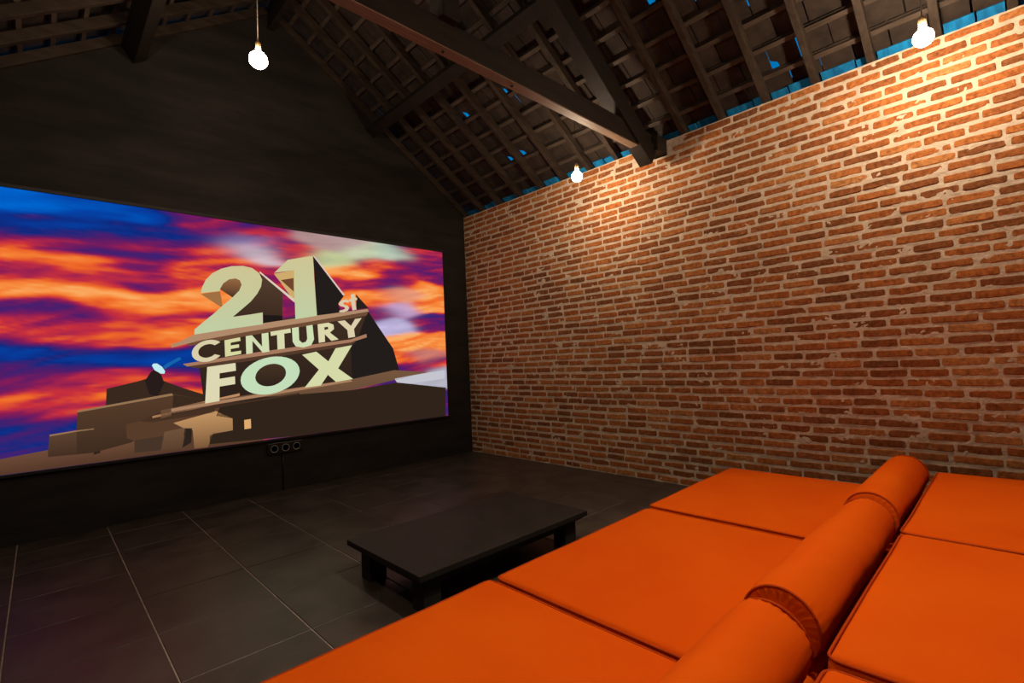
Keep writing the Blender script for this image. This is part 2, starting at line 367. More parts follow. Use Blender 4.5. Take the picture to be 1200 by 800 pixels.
PICTURE = [
 ('backlot_ground',[(-4.384,0.624),(-4.321,0.628),(-4.067,0.655),(-3.824,0.66),(-3.543,0.667),(-3.024,0.608),(-2.637,0.524),(-2.646,0.084),(-4.384,0.297)],(112,76,56),(84,56,40),1),
 ('stepped_block',[(-4.073,0.649),(-4.064,0.759),(-3.923,0.773),(-3.81,0.778),(-3.812,0.592),(-4.073,0.602)],(92,66,48),(66,46,34),2),
 ('stepped_block',[(-3.813,0.779),(-3.791,0.769),(-3.773,0.586),(-3.814,0.576)],(48,34,26),(48,34,26),2),
 ('ledge',[(-4.064,0.766),(-3.92,0.779),(-3.81,0.782),(-3.81,0.772),(-3.92,0.768),(-4.064,0.753)],(150,114,82),(150,114,82),3),
 ('stepped_block',[(-3.732,1.085),(-3.515,1.137),(-3.475,1.151),(-3.352,1.124),(-3.224,1.058),(-3.062,0.987),(-3.063,0.907),(-3.738,0.933)],(56,40,30),(56,40,30),2),
 ('stepped_block',[(-3.912,0.778),(-3.907,0.927),(-3.3,1.008),(-3.29,1.01),(-3.062,0.94),(-3.063,0.907),(-3.58,0.638),(-3.786,0.598),(-3.914,0.595)],(86,60,42),(62,44,32),3),
 ('ledge',[(-3.907,0.929),(-3.3,1.016),(-3.29,0.997),(-3.907,0.915)],(150,116,82),(150,116,82),4),
 ('stepped_block',[(-3.29,1.005),(-3.062,0.94),(-3.063,0.918),(-3.297,0.871)],(58,42,30),(58,42,30),4),
 ('spotlight_base',[(-3.485,1.132),(-3.449,1.199),(-3.418,1.229),(-3.372,1.177),(-3.352,1.112),(-3.395,1.001),(-3.456,1.018)],(40,28,26),(40,28,26),4),
 ('spotlight_lens',[(-3.436,1.258),(-3.428,1.274),(-3.402,1.276),(-3.366,1.246),(-3.345,1.207),(-3.351,1.186),(-3.377,1.189),(-3.418,1.219)],(190,236,240),(190,236,240),5),
 ('spotlight_beam',[(-3.361,1.246),(-3.334,1.271),(-3.242,1.326),(-3.226,1.306),(-3.286,1.269),(-3.345,1.226)],(20,100,170),(20,100,170),4),
 ('base_step',[(-3.612,0.788),(-3.438,0.817),(-3.227,0.864),(-2.775,0.944),(-2.571,0.934),(-2.581,0.492),(-3.04,0.533),(-3.401,0.549),(-3.608,0.678)],(88,60,42),(88,60,42),5),
 ('lit_wall',[(-3.293,0.762),(-2.971,0.831),(-2.839,0.749),(-2.837,0.639),(-2.998,0.633),(-3.04,0.519),(-3.143,0.522),(-3.152,0.68),(-3.218,0.708)],(196,148,98),(120,86,56),6),
 ('base_step',[(-3.438,0.848),(-3.063,0.921),(-2.775,0.957),(-2.776,0.895),(-2.97,0.872),(-2.983,0.819),(-3.439,0.786),(-3.519,0.801)],(70,48,34),(70,48,34),6),
 ('ledge',[(-3.259,0.893),(-2.775,0.976),(-2.775,0.953),(-3.259,0.867)],(190,140,100),(190,140,100),7),
 ('ledge',[(-3.438,0.837),(-2.963,0.912),(-2.775,0.934),(-2.776,0.92),(-2.97,0.892),(-3.438,0.819)],(170,122,84),(170,122,84),7),
 ('buttress',[(-3.357,0.694),(-3.218,0.712),(-3.202,0.686),(-3.231,0.542),(-3.385,0.541)],(112,82,58),(90,64,46),7),
 ('buttress',[(-3.212,0.707),(-3.157,0.7),(-3.165,0.577),(-3.231,0.542)],(44,34,28),(44,34,28),7),
 ('base_step',[(-3.56,0.653),(-3.358,0.662),(-3.38,0.546),(-3.561,0.55)],(70,52,40),(70,52,40),7),
 ('monument_side',[(-3.119,1.473),(-2.82,1.604),(-2.157,1.721),(-1.458,1.807),(-1.15,1.363),(-1.09,1.151),(-1.059,1.06),(-1.68,1.03),(-3.059,0.888)],(64,46,34),(44,32,26),5),
 ('monument_side',[(-1.458,1.801),(-1.149,1.369),(-1.06,1.045),(-1.666,1.021),(-1.668,1.399),(-1.559,1.54)],(34,28,26),(34,28,26),6),
 ('ground_shadow',[(-2.97,0.787),(-2.938,0.865),(-2.833,0.933),(-2.426,0.928),(-1.683,0.924),(-1.114,0.973),(-0.42,0.865),(-0.438,0.479),(-1.329,0.492),(-2.189,0.508),(-3.025,0.542),(-3.024,0.621),(-2.838,0.643),(-2.836,0.749)],(48,35,26),(48,35,26),6),
 ('ledge',[(-3.379,0.879),(-3.039,0.927),(-1.68,1.041),(-1.142,1.118),(-0.682,1.072),(-1.683,0.924),(-2.427,0.923),(-2.833,0.926),(-3.38,0.81)],(118,86,62),(100,72,52),7),
 ('ledge',[(-3.306,0.885),(-2.59,0.956),(-1.68,1.041),(-1.666,1.018),(-2.59,0.927),(-3.307,0.859)],(170,128,96),(170,128,96),8),
 ('ledge',[(-3.307,0.846),(-2.833,0.89),(-2.229,0.938),(-2.229,0.923),(-2.834,0.871),(-3.307,0.824)],(66,46,34),(66,46,34),8),
 ('lit_window',[(-2.742,0.724),(-2.685,0.727),(-2.684,0.64),(-2.741,0.638)],(222,170,108),(222,170,108),8),
 ('cloud_edge',[(-1.146,1.019),(-0.83,1.054),(-0.426,1.086),(-0.431,0.979),(-0.942,0.947),(-1.114,0.973)],(196,196,206),(196,196,206),7),
 ('numeral_side',[(-2.576,2.13),(-2.37,1.946),(-2.376,1.714),(-2.56,1.702),(-2.559,1.739),(-2.819,1.688),(-2.729,1.825),(-2.568,1.989)],(84,62,46),(60,42,32),7),
 ('numeral_side',[(-2.555,1.715),(-2.376,1.714),(-2.377,1.663),(-2.557,1.619)],(30,24,22),(30,24,22),8),
 ('numeral_edge',[(-2.576,2.138),(-2.37,1.965),(-2.37,1.946),(-2.577,2.122)],(232,214,196),(232,214,196),9),
 ('numeral_side',[(-3.073,1.886),(-2.922,1.921),(-2.911,1.869),(-2.902,1.786),(-2.917,1.777)],(160,112,66),(160,112,66),7),
 ('numeral_side',[(-2.92,1.939),(-2.893,2.001),(-2.844,2.041),(-2.79,2.054),(-2.747,2.04),(-2.737,1.995),(-2.76,1.932),(-2.815,1.868)],(150,104,66),(70,46,34),7),
 ('numeral_side',[(-2.055,2.349),(-1.728,1.953),(-1.797,1.862),(-1.773,1.78),(-1.469,1.827),(-2.032,1.724)],(34,29,27),(34,29,27),7),
 ('numeral_edge',[(-2.059,2.355),(-2.039,2.348),(-1.721,1.962),(-1.738,1.952)],(222,200,190),(222,200,190),8),
 ('numeral_side',[(-2.447,2.126),(-2.251,2.181),(-2.259,1.863),(-2.385,2.045),(-2.428,2.1)],(206,170,108),(206,170,108),7),
 ('numeral_side',[(-2.382,2.069),(-2.259,2.1),(-2.26,1.961)],(110,70,46),(110,70,46),8),
 ('numeral_edge',[(-2.526,2.097),(-2.258,1.887),(-2.256,1.851),(-2.527,2.077)],(222,205,180),(222,205,180),9),
 ('numeral_side',[(-1.591,1.977),(-1.441,1.826),(-1.47,1.825),(-1.59,1.807)],(40,32,28),(40,32,28),7),
 ('letter',[(-3.073,1.894),(-3.062,1.947),(-3.031,2.019),(-2.979,2.082),(-2.906,2.131),(-2.821,2.163),(-2.722,2.176),(-2.644,2.163),(-2.582,2.119),(-2.557,2.059),(-2.568,1.989),(-2.604,1.918),(-2.662,1.84),(-2.741,1.763),(-2.819,1.688),(-2.676,1.714),(-2.559,1.739),(-2.56,1.624),(-2.853,1.574),(-3.128,1.521),(-3.125,1.567),(-3.057,1.634),(-2.975,1.712),(-2.891,1.799),(-2.815,1.874),(-2.76,1.938),(-2.739,1.995),(-2.753,2.036),(-2.79,2.051),(-2.844,2.037),(-2.893,1.995),(-2.918,1.945),(-2.925,1.921)],(206,196,146),(192,206,164),10),
 ('letter',[(-2.444,2.136),(-2.312,2.28),(-2.061,2.351),(-2.046,2.035),(-2.032,1.724),(-2.252,1.681),(-2.253,1.839),(-2.258,1.887),(-2.253,2.18)],(206,196,146),(192,206,164),10),
 ('letter',[(-1.673,1.9),(-1.702,1.912),(-1.749,1.905),(-1.783,1.882),(-1.794,1.856),(-1.771,1.835),(-1.732,1.829),(-1.721,1.814),(-1.739,1.8),(-1.786,1.788),(-1.789,1.77),(-1.74,1.772),(-1.693,1.789),(-1.675,1.822),(-1.691,1.845),(-1.733,1.855),(-1.744,1.871),(-1.723,1.883),(-1.683,1.878)],(218,200,170),(218,200,170),10),
 ('letter',[(-1.653,1.97),(-1.607,1.982),(-1.606,1.937),(-1.581,1.941),(-1.579,1.914),(-1.604,1.908),(-1.598,1.845),(-1.59,1.807),(-1.638,1.794),(-1.651,1.892),(-1.673,1.889),(-1.675,1.914),(-1.65,1.924)],(218,200,170),(218,200,170),10),
 ('ledge',[(-3.299,1.435),(-3.224,1.466),(-3.137,1.518),(-2.689,1.611),(-2.209,1.698),(-1.457,1.819),(-1.443,1.79),(-2.211,1.641),(-2.69,1.552),(-3.069,1.473),(-3.299,1.407)],(176,138,106),(176,138,106),9),
 ('ledge',[(-3.186,1.45),(-2.69,1.552),(-2.211,1.641),(-1.449,1.784),(-1.475,1.743),(-2.212,1.601),(-2.691,1.513),(-3.168,1.421)],(110,76,54),(110,76,54),8),
 ('letter',[(-2.928,1.331),(-2.946,1.314),(-2.967,1.3),(-2.99,1.289),(-3.015,1.281),(-3.039,1.277),(-3.063,1.277),(-3.086,1.281),(-3.106,1.288),(-3.123,1.298),(-3.136,1.312),(-3.145,1.328),(-3.149,1.346),(-3.149,1.364),(-3.144,1.384),(-3.134,1.403),(-3.121,1.421),(-3.103,1.437),(-3.083,1.451),(-3.06,1.462),(-3.036,1.47),(-3.011,1.474),(-2.987,1.475),(-2.964,1.471),(-2.944,1.464),(-2.926,1.453),(-2.971,1.425),(-2.984,1.432),(-2.999,1.436),(-3.015,1.437),(-3.032,1.434),(-3.049,1.429),(-3.064,1.42),(-3.078,1.41),(-3.089,1.397),(-3.096,1.384),(-3.1,1.37),(-3.1,1.356),(-3.097,1.344),(-3.09,1.333),(-3.079,1.324),(-3.066,1.318),(-3.051,1.314),(-3.034,1.314),(-3.017,1.318),(-3.0,1.324),(-2.985,1.333),(-2.972,1.344)],(216,206,168),(216,206,168),10),
 ('letter',[(-2.892,1.47),(-2.762,1.498),(-2.758,1.465),(-2.84,1.448),(-2.843,1.422),(-2.772,1.433),(-2.772,1.402),(-2.843,1.389),(-2.842,1.36),(-2.755,1.373),(-2.756,1.342),(-2.889,1.318)],(214,214,160),(214,214,160),10),
 ('letter',[(-2.713,1.508),(-2.659,1.518),(-2.571,1.409),(-2.573,1.533),(-2.512,1.544),(-2.507,1.359),(-2.567,1.35),(-2.656,1.464),(-2.656,1.347),(-2.712,1.338)],(210,220,176),(210,220,176),10),
 ('letter',[(-2.493,1.552),(-2.303,1.587),(-2.299,1.546),(-2.364,1.535),(-2.362,1.386),(-2.43,1.377),(-2.432,1.522),(-2.489,1.511)],(216,216,170),(216,216,170),10),
 ('letter',[(-2.288,1.592),(-2.222,1.604),(-2.22,1.47),(-2.19,1.442),(-2.154,1.452),(-2.138,1.483),(-2.145,1.615),(-2.081,1.627),(-2.069,1.478),(-2.1,1.417),(-2.179,1.394),(-2.255,1.406),(-2.284,1.453)],(206,222,178),(206,222,178),10),
 ('letter',[(-2.028,1.634),(-1.912,1.655),(-1.857,1.634),(-1.853,1.588),(-1.899,1.549),(-1.805,1.478),(-1.885,1.461),(-1.955,1.532),(-1.954,1.451),(-2.02,1.441)],(220,214,170),(220,214,170),10),
 ('letter_hole',[(-1.958,1.605),(-1.919,1.611),(-1.914,1.587),(-1.956,1.575)],(64,46,34),(64,46,34),11),
 ('letter',[(-1.811,1.671),(-1.73,1.684),(-1.661,1.624),(-1.611,1.702),(-1.532,1.715),(-1.627,1.591),(-1.617,1.506),(-1.695,1.492),(-1.704,1.578)],(220,206,170),(220,206,170),10),
 ('ledge',[(-3.218,1.264),(-2.581,1.36),(-1.666,1.478),(-1.482,1.538),(-1.477,1.5),(-1.667,1.444),(-2.582,1.32),(-3.186,1.241)],(166,122,94),(166,122,94),9),
 ('ledge',[(-3.186,1.241),(-2.582,1.32),(-1.607,1.449),(-1.668,1.41),(-2.583,1.286),(-3.113,1.222)],(84,58,42),(84,58,42),8),
 ('letter',[(-3.034,1.23),(-2.805,1.259),(-2.802,1.187),(-2.937,1.17),(-2.938,1.119),(-2.812,1.135),(-2.811,1.064),(-2.939,1.049),(-2.942,0.919),(-3.055,0.906)],(222,216,178),(222,216,178),10),
 ('letter',[(-2.223,1.159),(-2.23,1.122),(-2.247,1.086),(-2.275,1.051),(-2.311,1.019),(-2.355,0.992),(-2.404,0.971),(-2.456,0.956),(-2.509,0.947),(-2.561,0.946),(-2.61,0.952),(-2.655,0.964),(-2.693,0.981),(-2.725,1.005),(-2.747,1.032),(-2.761,1.063),(-2.765,1.096),(-2.76,1.13),(-2.745,1.164),(-2.721,1.197),(-2.688,1.228),(-2.649,1.255),(-2.603,1.278),(-2.553,1.295),(-2.501,1.306),(-2.448,1.31),(-2.396,1.307),(-2.348,1.297),(-2.305,1.28),(-2.27,1.257),(-2.244,1.228),(-2.228,1.195)],(196,222,186),(196,222,186),10),
 ('letter_hole',[(-2.356,1.148),(-2.361,1.119),(-2.377,1.091),(-2.4,1.066),(-2.431,1.046),(-2.466,1.031),(-2.502,1.024),(-2.539,1.024),(-2.572,1.031),(-2.6,1.045),(-2.621,1.064),(-2.634,1.088),(-2.639,1.115),(-2.633,1.142),(-2.619,1.17),(-2.597,1.194),(-2.568,1.215),(-2.534,1.23),(-2.498,1.238),(-2.461,1.24),(-2.427,1.233),(-2.397,1.22),(-2.374,1.2),(-2.36,1.176)],(70,50,36),(46,34,28),11),
 ('letter',[(-2.194,1.321),(-2.049,1.35),(-1.924,1.245),(-1.842,1.382),(-1.656,1.413),(-1.82,1.167),(-1.656,1.045),(-1.847,1.024),(-1.934,1.104),(-2.013,0.997),(-2.177,0.987),(-2.027,1.163)],(214,218,168),(214,218,168),10),
]

# ------------------------------------------------------------------ floor
mb = MB().box(XL - 0.15, 0.15, YB - 0.15, 0.15, -0.12, -0.0035)
floor = tag(link('floor', mb.mesh('floor_bed'), M_GROUT), 'dark stone tiled floor with thin pale grout lines', 'floor', kind='structure')
TX, TY, GX, GY, G = -4.2358, 0.2107, 0.5, 0.5016, 0.0056
tile_cache = {}
for i in range(-2, 10):
    for j in range(-1, 14):
        x0, x1 = TX + i * GX + G / 2, TX + (i + 1) * GX - G / 2
        y1, y0 = TY - j * GY - G / 2, TY - (j + 1) * GY + G / 2
        x0, x1, y0, y1 = max(x0, XL), min(x1, 0.0), max(y0, YB), min(y1, -0.006)
        if x1 - x0 < 0.03 or y1 - y0 < 0.03: continue
        key = (round(x1 - x0, 3), round(y1 - y0, 3))
        if key not in tile_cache:
            w, d = key
            t = MB()
            c = 0.0018
            t.add([(-w / 2, -d / 2, -0.01), (w / 2, -d / 2, -0.01), (w / 2, d / 2, -0.01), (-w / 2, d / 2, -0.01),
                   (-w / 2, -d / 2, -c), (w / 2, -d / 2, -c), (w / 2, d / 2, -c), (-w / 2, d / 2, -c),
                   (-w / 2 + c, -d / 2 + c, 0), (w / 2 - c, -d / 2 + c, 0), (w / 2 - c, d / 2 - c, 0), (-w / 2 + c, d / 2 - c, 0)],
                  [(0, 3, 2, 1), (0, 1, 5, 4), (1, 2, 6, 5), (2, 3, 7, 6), (3, 0, 4, 7),
                   (4, 5, 9, 8), (5, 6, 10, 9), (6, 7, 11, 10), (7, 4, 8, 11), (8, 9, 10, 11)])
            tile_cache[key] = t.mesh('floor_tile')
        o = link('floor_tile', tile_cache[key], M_FLOOR, floor, ((x0 + x1) / 2, (y0 + y1) / 2, rnd.uniform(-0.0006, 0.0006)))
        o.rotation_euler = (rnd.uniform(-.0012, .0012), rnd.uniform(-.0012, .0012), 0)

# ------------------------------------------------------------------ black screen wall, back wall, left wall
def gable(y0, y1):
    d = 0.075
    return prism_xz(MB(), [(XL, 0), (0.0, 0), (0.0, H), (0.0, roof_z(0, d)), (XR, roof_z(XR, d)), (XL, roof_z(XL, d)), (XL, H)], y0, y1)


wf = tag(link('wall_front', gable(0.0, 0.12).mesh(), M_BLACKWALL), 'black painted gable wall holding the screen', 'wall', kind='structure')
wb = tag(link('wall_back', gable(YB - 0.12, YB).mesh(), M_DARKWALL), 'dark plaster wall behind the day bed', 'wall', kind='structure')
wl = tag(link('wall_left', MB().box(XL - 0.13, XL, YB, 0.0, 0, H).mesh(), M_DARKWALL), 'dark plaster wall left of the screen', 'wall', kind='structure')

# ------------------------------------------------------------------ brick wall
wr = tag(empty('wall_right', (0, 0, 0)), 'exposed red brick wall with wide pale mortar joints', 'wall', kind='structure')
YT0, YT1 = -2.965, -2.81     # where the tie beam sits in the wall
TZ = 2.975


def in_notch(y0, y1, z1):
    return z1 > TZ - 0.012 and y1 > YT0 - 0.02 and y0 < YT1 + 0.02


core = MB()
core.box(0.012, 0.14, YB, YT0, 0, H - 0.004)
core.box(0.012, 0.14, YT1, 0.0, 0, H - 0.004)
core.box(0.012, 0.14, YT0, YT1, 0, TZ)
link('wall_core', core.mesh(), M_MORTAR, wr)
# uneven mortar face
NY, NZ = 540, 282
mv, mf = [], []
for j in range(NZ + 1):
    for i in range(NY + 1):
        y, z = YB * i / NY, H * j / NZ
        d = noise.noise(Vector((y * 9, z * 14, 3.1))) * 0.0045 + noise.noise(Vector((y * 40, z * 48, 9.7))) * 0.0045
        mv.append((-0.0030 + d, y, z))
for j in range(NZ):
    for i in range(NY):
        y, z = YB * (i + .5) / NY, H * (j + .5) / NZ
        if YT0 < y < YT1 and z > TZ: continue
        a = j * (NY + 1) + i
        mf.append((a, a + NY + 1, a + NY + 2, a + 1))
m_ = MB(); m_.add(mv, mf)
link('mortar', m_.mesh(smooth=True), M_MORTAR, wr)

# brick variants: irregular rounded slabs, face towards -x
VAR = []
for k in range(44):
    L_ = rnd.uniform(0.188, 0.226)
    h_ = rnd.uniform(0.0425, 0.0490)
    pts = []
    for (sy, sz) in ((-1, -1), (1, -1), (1, 1), (-1, 1)):
        pts.append((sy * (L_ / 2 - rnd.uniform(0, 0.004)), sz * (h_ / 2 - rnd.uniform(0.008, 0.014))))
    cut = [rnd.uniform(0.004, 0.011) for _ in range(4)]
    jz = lambda: rnd.uniform(-0.0028, 0.0022)
    ol = [(-L_ / 2, -h_ / 2 + 0.007), (-L_ / 2 + cut[0], -h_ / 2 + jz() * .6), (-L_ * .17, -h_ / 2 + jz()), (L_ * .18, -h_ / 2 + jz()), (L_ / 2 - cut[1], -h_ / 2 + jz() * .6), (L_ / 2, -h_ / 2 + 0.007),
          (L_ / 2 - rnd.uniform(0, .003), h_ / 2 - 0.007), (L_ / 2 - cut[2], h_ / 2 + jz() * .6), (L_ * .16, h_ / 2 + jz()), (-L_ * .18, h_ / 2 + jz()), (-L_ / 2 + cut[3], h_ / 2 + jz() * .6), (-L_ / 2 + rnd.uniform(0, .003), h_ / 2 - 0.007)]
    n = len(ol)
    pr = rnd.uniform(0.0050, 0.0100)
    tl = rnd.uniform(-0.0025, 0.0025)
    tv = rnd.uniform(-0.0015, 0.002)
    V, F = [], []
    for (sc_y, sc_z, x) in ((1, 1, 0.022), (1, 1, -pr * 0.45), (1 - 0.010 / L_, 1 - 0.009 / h_, -pr)):
        for (y, z) in ol:
            V.append((x + (tl * y / L_ * 2 + tv * z / h_ * 2 if x < 0 else 0), y * sc_y, z * sc_z))
    for r_ in range(2):
        for i in range(n):
            F.append((r_ * n + i, r_ * n + (i + 1) % n, (r_ + 1) * n + (i + 1) % n, (r_ + 1) * n + i))
    F.append(tuple(range(2 * n, 3 * n)))
    tint = min(1.0, max(0.0, rnd.gauss(0.60, 0.20)))
    if rnd.random() < 0.08: tint *= 0.4
    VAR.append((V, F, L_, tint))


def tint_mesh(me, vals):
    a = me.attributes.new('tint', 'FLOAT', 'POINT')
    a.data.foreach_set('value', vals)


VMESH = {}
def brick_mesh(k):
    if k not in VMESH:
        V, F, L_, t = VAR[k]
        b = MB(); b.add(V, F)
        me = b.mesh('brick')
        tint_mesh(me, [t] * len(V))
        me.materials.append(M_BRICK)
        VMESH[k] = me
    return VMESH[k]


NCOURSE = 46
CH = H / NCOURSE
bricks = []
for c in range(NCOURSE):
    y = 0.02 - rnd.uniform(0.0, 0.2)
    first = True
    while y > YB:
        k = rnd.randrange(len(VAR))
        L_ = VAR[k][2]
        s = 1.0
        if first: y = 0.0 + rnd.choice((-0.003, 0.5 * L_ - 0.003)) * 1.0
        yc = y - L_ / 2
        if first and yc + L_ / 2 > 0.001:      # half brick at the corner
            s = 0.5
            y = -0.003
            yc = y - L_ * s / 2
        first = False
        zc = (c + 0.5) * CH + noise.noise(Vector((yc * 1.7, c * 0.35, 5.0))) * 0.010 + rnd.uniform(-0.002, 0.002)
        if c in (0, NCOURSE - 1): zc = (c + 0.5) * CH
        y0, y1 = yc - L_ * s / 2, yc + L_ * s / 2
        y = y0 - rnd.uniform(0.008, 0.022)
        if y0 < YB: break
        if in_notch(y0, y1, zc + 0.022): continue
        bricks.append((k, yc, zc, s, rnd.uniform(-0.014, 0.014), 1 if rnd.random() < .5 else -1))


def seen_size(p, inset=0):
    d = Vector(p) - CAM
    z = d.dot(FW)
    if z < 0.1: return 0
    u, v = 574.4 * d.dot(RT) / z, 574.4 * d.dot(UP) / z
    if abs(u) > 600 - inset or abs(v) > 400 - inset: return 0
    return 1.0 / z


def brick_seen(b):
    if b[2] < 0.36 and b[1] < -3.5: return 0
    return seen_size((0, b[1], b[2]))


bricks.sort(key=lambda b: -brick_seen(b))
for (k, yc, zc, s, ro, fl) in bricks[:300]:
    o = bpy.data.objects.new('brick', brick_mesh(k))
    COL.objects.link(o)
    o.parent = wr
    o.location = (0, yc, zc)
    o.rotation_euler = (ro, 0, 0)
    o.scale = (1, s, 1)
rest, tv_ = MB(), []
for (k, yc, zc, s, ro, fl) in bricks[300:]:
    V, F, L_, t = VAR[k]
    cr, sr = math.cos(ro), math.sin(ro)
    rest.add([(x, yc + (y * s * cr - z * sr), zc + (y * s * sr + z * cr)) for (x, y, z) in V], F)
    tv_ += [t] * len(V)
me = rest.mesh('farther_bricks')
tint_mesh(me, tv_)
tag(link('farther_bricks', me, M_BRICK, wr), kind='stuff')

# ------------------------------------------------------------------ roof
roof = tag(empty('ceiling', (0, 0, H)), 'open dark timber roof with rafters, battens and tiles', 'ceiling', kind='structure')
UPZ = (0, 0, 1)
NRM = Vector((SL, 0, 1)).normalized()
def P(x, y, d=0.0, side=1):
    """point on the right (1) or left (-1) slope, d = distance above the rafters' underside, perpendicular"""
    p = Vector((x, y, 3.11 - SL * x)) + NRM * d
    if side < 0: p.x = 2 * XR - p.x
    return p


def rchild(name, mb_, mat, smooth=False):
    o = link(name, mb_.mesh(name, smooth), mat, roof)
    o.location = (0, 0, -H)
    return o


EAVE = 0.62
RD = 0.075
ys = [-3.46 + 0.345 * k + rnd.uniform(-0.012, 0.012) for k in range(-7, 11)]
for side in (1, -1):
    nn = (SL * side, 0, 1)
    for y in ys:
        rchild('rafter', MB().bar(P(EAVE, y, RD / 2, side), P(XR + 0.03, y, RD / 2, side), nn, 0.046, RD, 0.004), M_RAFTER)
    x = -0.126 + 0.179 * 4
    while x > XR + 0.05:
        if x < (-0.05 if side > 0 else EAVE):
            rchild('batten', MB().bar(P(x, YB - .1, RD + 0.0125, side), P(x, 0.1, RD + 0.0125, side), nn, 0.036, 0.025, 0.003), M_BATTEN)
        x -= 0.179
# added strips between the rafters, blue daylight at the eave put into their colour
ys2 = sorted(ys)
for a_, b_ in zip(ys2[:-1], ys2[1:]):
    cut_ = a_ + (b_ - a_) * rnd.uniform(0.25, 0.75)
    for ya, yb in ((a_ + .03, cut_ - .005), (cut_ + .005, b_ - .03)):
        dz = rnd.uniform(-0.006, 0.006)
        rchild('eave_daylight_strip', MB().bar(P(-0.012 + rnd.uniform(-.008, .008), (ya + yb) / 2, RD + 0.008 + dz), P(EAVE, (ya + yb) / 2, RD + 0.008 + dz), (SL, 0, 1), yb - ya, 0.012, 0.002), M_EAVE)
# ridge beam, purlins, tie beam, principal rafters, king post, wall plate braces
rchild('ridge_beam', MB().box(XR - 0.03, XR + 0.03, YB, 0.0, roof_z(XR) - 0.16, roof_z(XR) + 0.06, 0.006), M_WOOD)
for xp in (-1.26, 2 * XR + 1.26):
    s_ = 1 if xp > XR else -1
    c_ = P(-1.26, 0, -0.075, s_)
    rchild('purlin', MB().bar((c_.x, YB, c_.z), (c_.x, 0.0, c_.z), (SL * s_, 0, 1), 0.11, 0.15, 0.006), M_WOOD)
YM = -2.86
rchild('tie_beam', MB().box(XL - 0.10, 0.10, -2.897, -2.820, 2.992, 3.150, 0.004), M_TIE)
rchild('beam_soffit', MB().box(XL + 0.02, -0.15, -2.895, -2.822, 2.984, 2.992, 0.001), M_SOFFIT)
rchild('beam_end_block', MB().box(-0.16, 0.10, -2.962, -2.898, 2.985, 3.125, 0.005), M_TIE)
for xb in (-2.42, -1.86):
    rchild('bolt', MB().lathe([(0.009, 0.0), (0.009, -0.006), (0.001, -0.008)], 10, 'z', (xb, -2.858, 2.984)), M_BLACKPLASTIC)
for s_ in (1, -1):
    a_, b_ = P(-0.02, YM, -0.235, s_), P(XR + 0.05, YM, -0.235, s_)
    rchild('principal_rafter', MB().bar(a_, b_, (SL * s_, 0, 1), 0.125, 0.17, 0.006), M_WOOD)
rchild('king_post', MB().box(XR - 0.06, XR + 0.06, -2.95, -2.82, 3.135, roof_z(XR) - 0.16, 0.006), M_WOOD)

# roof tiles
TW, TLEN, STEP = 0.2, 0.27, 0.179
def tile_mesh(bad):
    t = 0.012
    w = TW / 2 - 0.0045
    ol = [(-w, 0), (w, 0), (w, TLEN), (-w, TLEN)]
    if bad: ol = [(-w, 0.0), (w * .45, 0.0), (w * .55, 0.09), (w, 0.12), (w, TLEN), (-w, TLEN)]
    b = MB()
    n = len(ol)
    b.add([(p[0], p[1], 0) for p in ol] + [(p[0], p[1], t) for p in ol],
          [tuple(range(n - 1, -1, -1)), tuple(range(n, 2 * n))] + [(i, (i + 1) % n, (i + 1) % n + n, i + n) for i in range(n)])
    return b


TM = [tile_mesh(False), tile_mesh(True)]
TMESH = [t.mesh('roof_tile') for t in TM]
for t in TMESH: t.materials.append(M_TILE_ROOF)
tiles = []
ALONG = Vector((-1, 0, SL)).normalized()
bad_cells = set()
cells = []
for side in (1, -1):
    for c in range(19):
        x = EAVE - 0.01 - STEP * c
        if x < XR + 0.12: continue
        for j in range(33):
            y = 0.2 - TW * (j + (0.5 if c % 2 else 0.0))
            if y < YB - 0.3: continue
            bad = (side == 1 and rnd.random() < 0.07 and c > 3)
            base = P(x, y, RD + 0.025 + 0.022 + rnd.uniform(-0.002, 0.003), side)
            al = Vector((ALONG.x * side, 0, ALONG.z))
            nn = Vector((NRM.x * side, 0, NRM.z))
            al = (al - nn * 0.075).normalized()
            ac = al.cross(nn) if True else None
            n2 = ac.cross(al).normalized()
            jr = rnd.uniform(-0.012, 0.012)
            ax = (ac * math.cos(jr) + al * math.sin(jr)).normalized()
            ay = n2.cross(ax).normalized()
            M4 = Matrix(((ax.x, ay.x, n2.x, base.x), (ax.y, ay.y, n2.y, base.y), (ax.z, ay.z, n2.z, base.z), (0, 0, 0, 1)))
            tiles.append((M4, bad, seen_size(base, -20) * (1 if side == 1 else 0.2)))
            if bad: cells.append((side, x - 0.04, y))
tiles.sort(key=lambda t: -t[2])
for (M4, bad, _) in tiles[:300]:
    o = bpy.data.objects.new('roof_tile', TMESH[1 if bad else 0])
    COL.objects.link(o)
    o.parent = roof
    o.matrix_basis = Matrix.Translation((0, 0, -H)) @ M4
rest = MB()
for (M4, bad, _) in tiles[300:]:
    t = TM[1 if bad else 0]
    rest.add([M4 @ Vector(v) for v in t.v], t.f)
tag(rchild('farther_roof_tiles', rest, M_TILE_ROOF), kind='stuff')
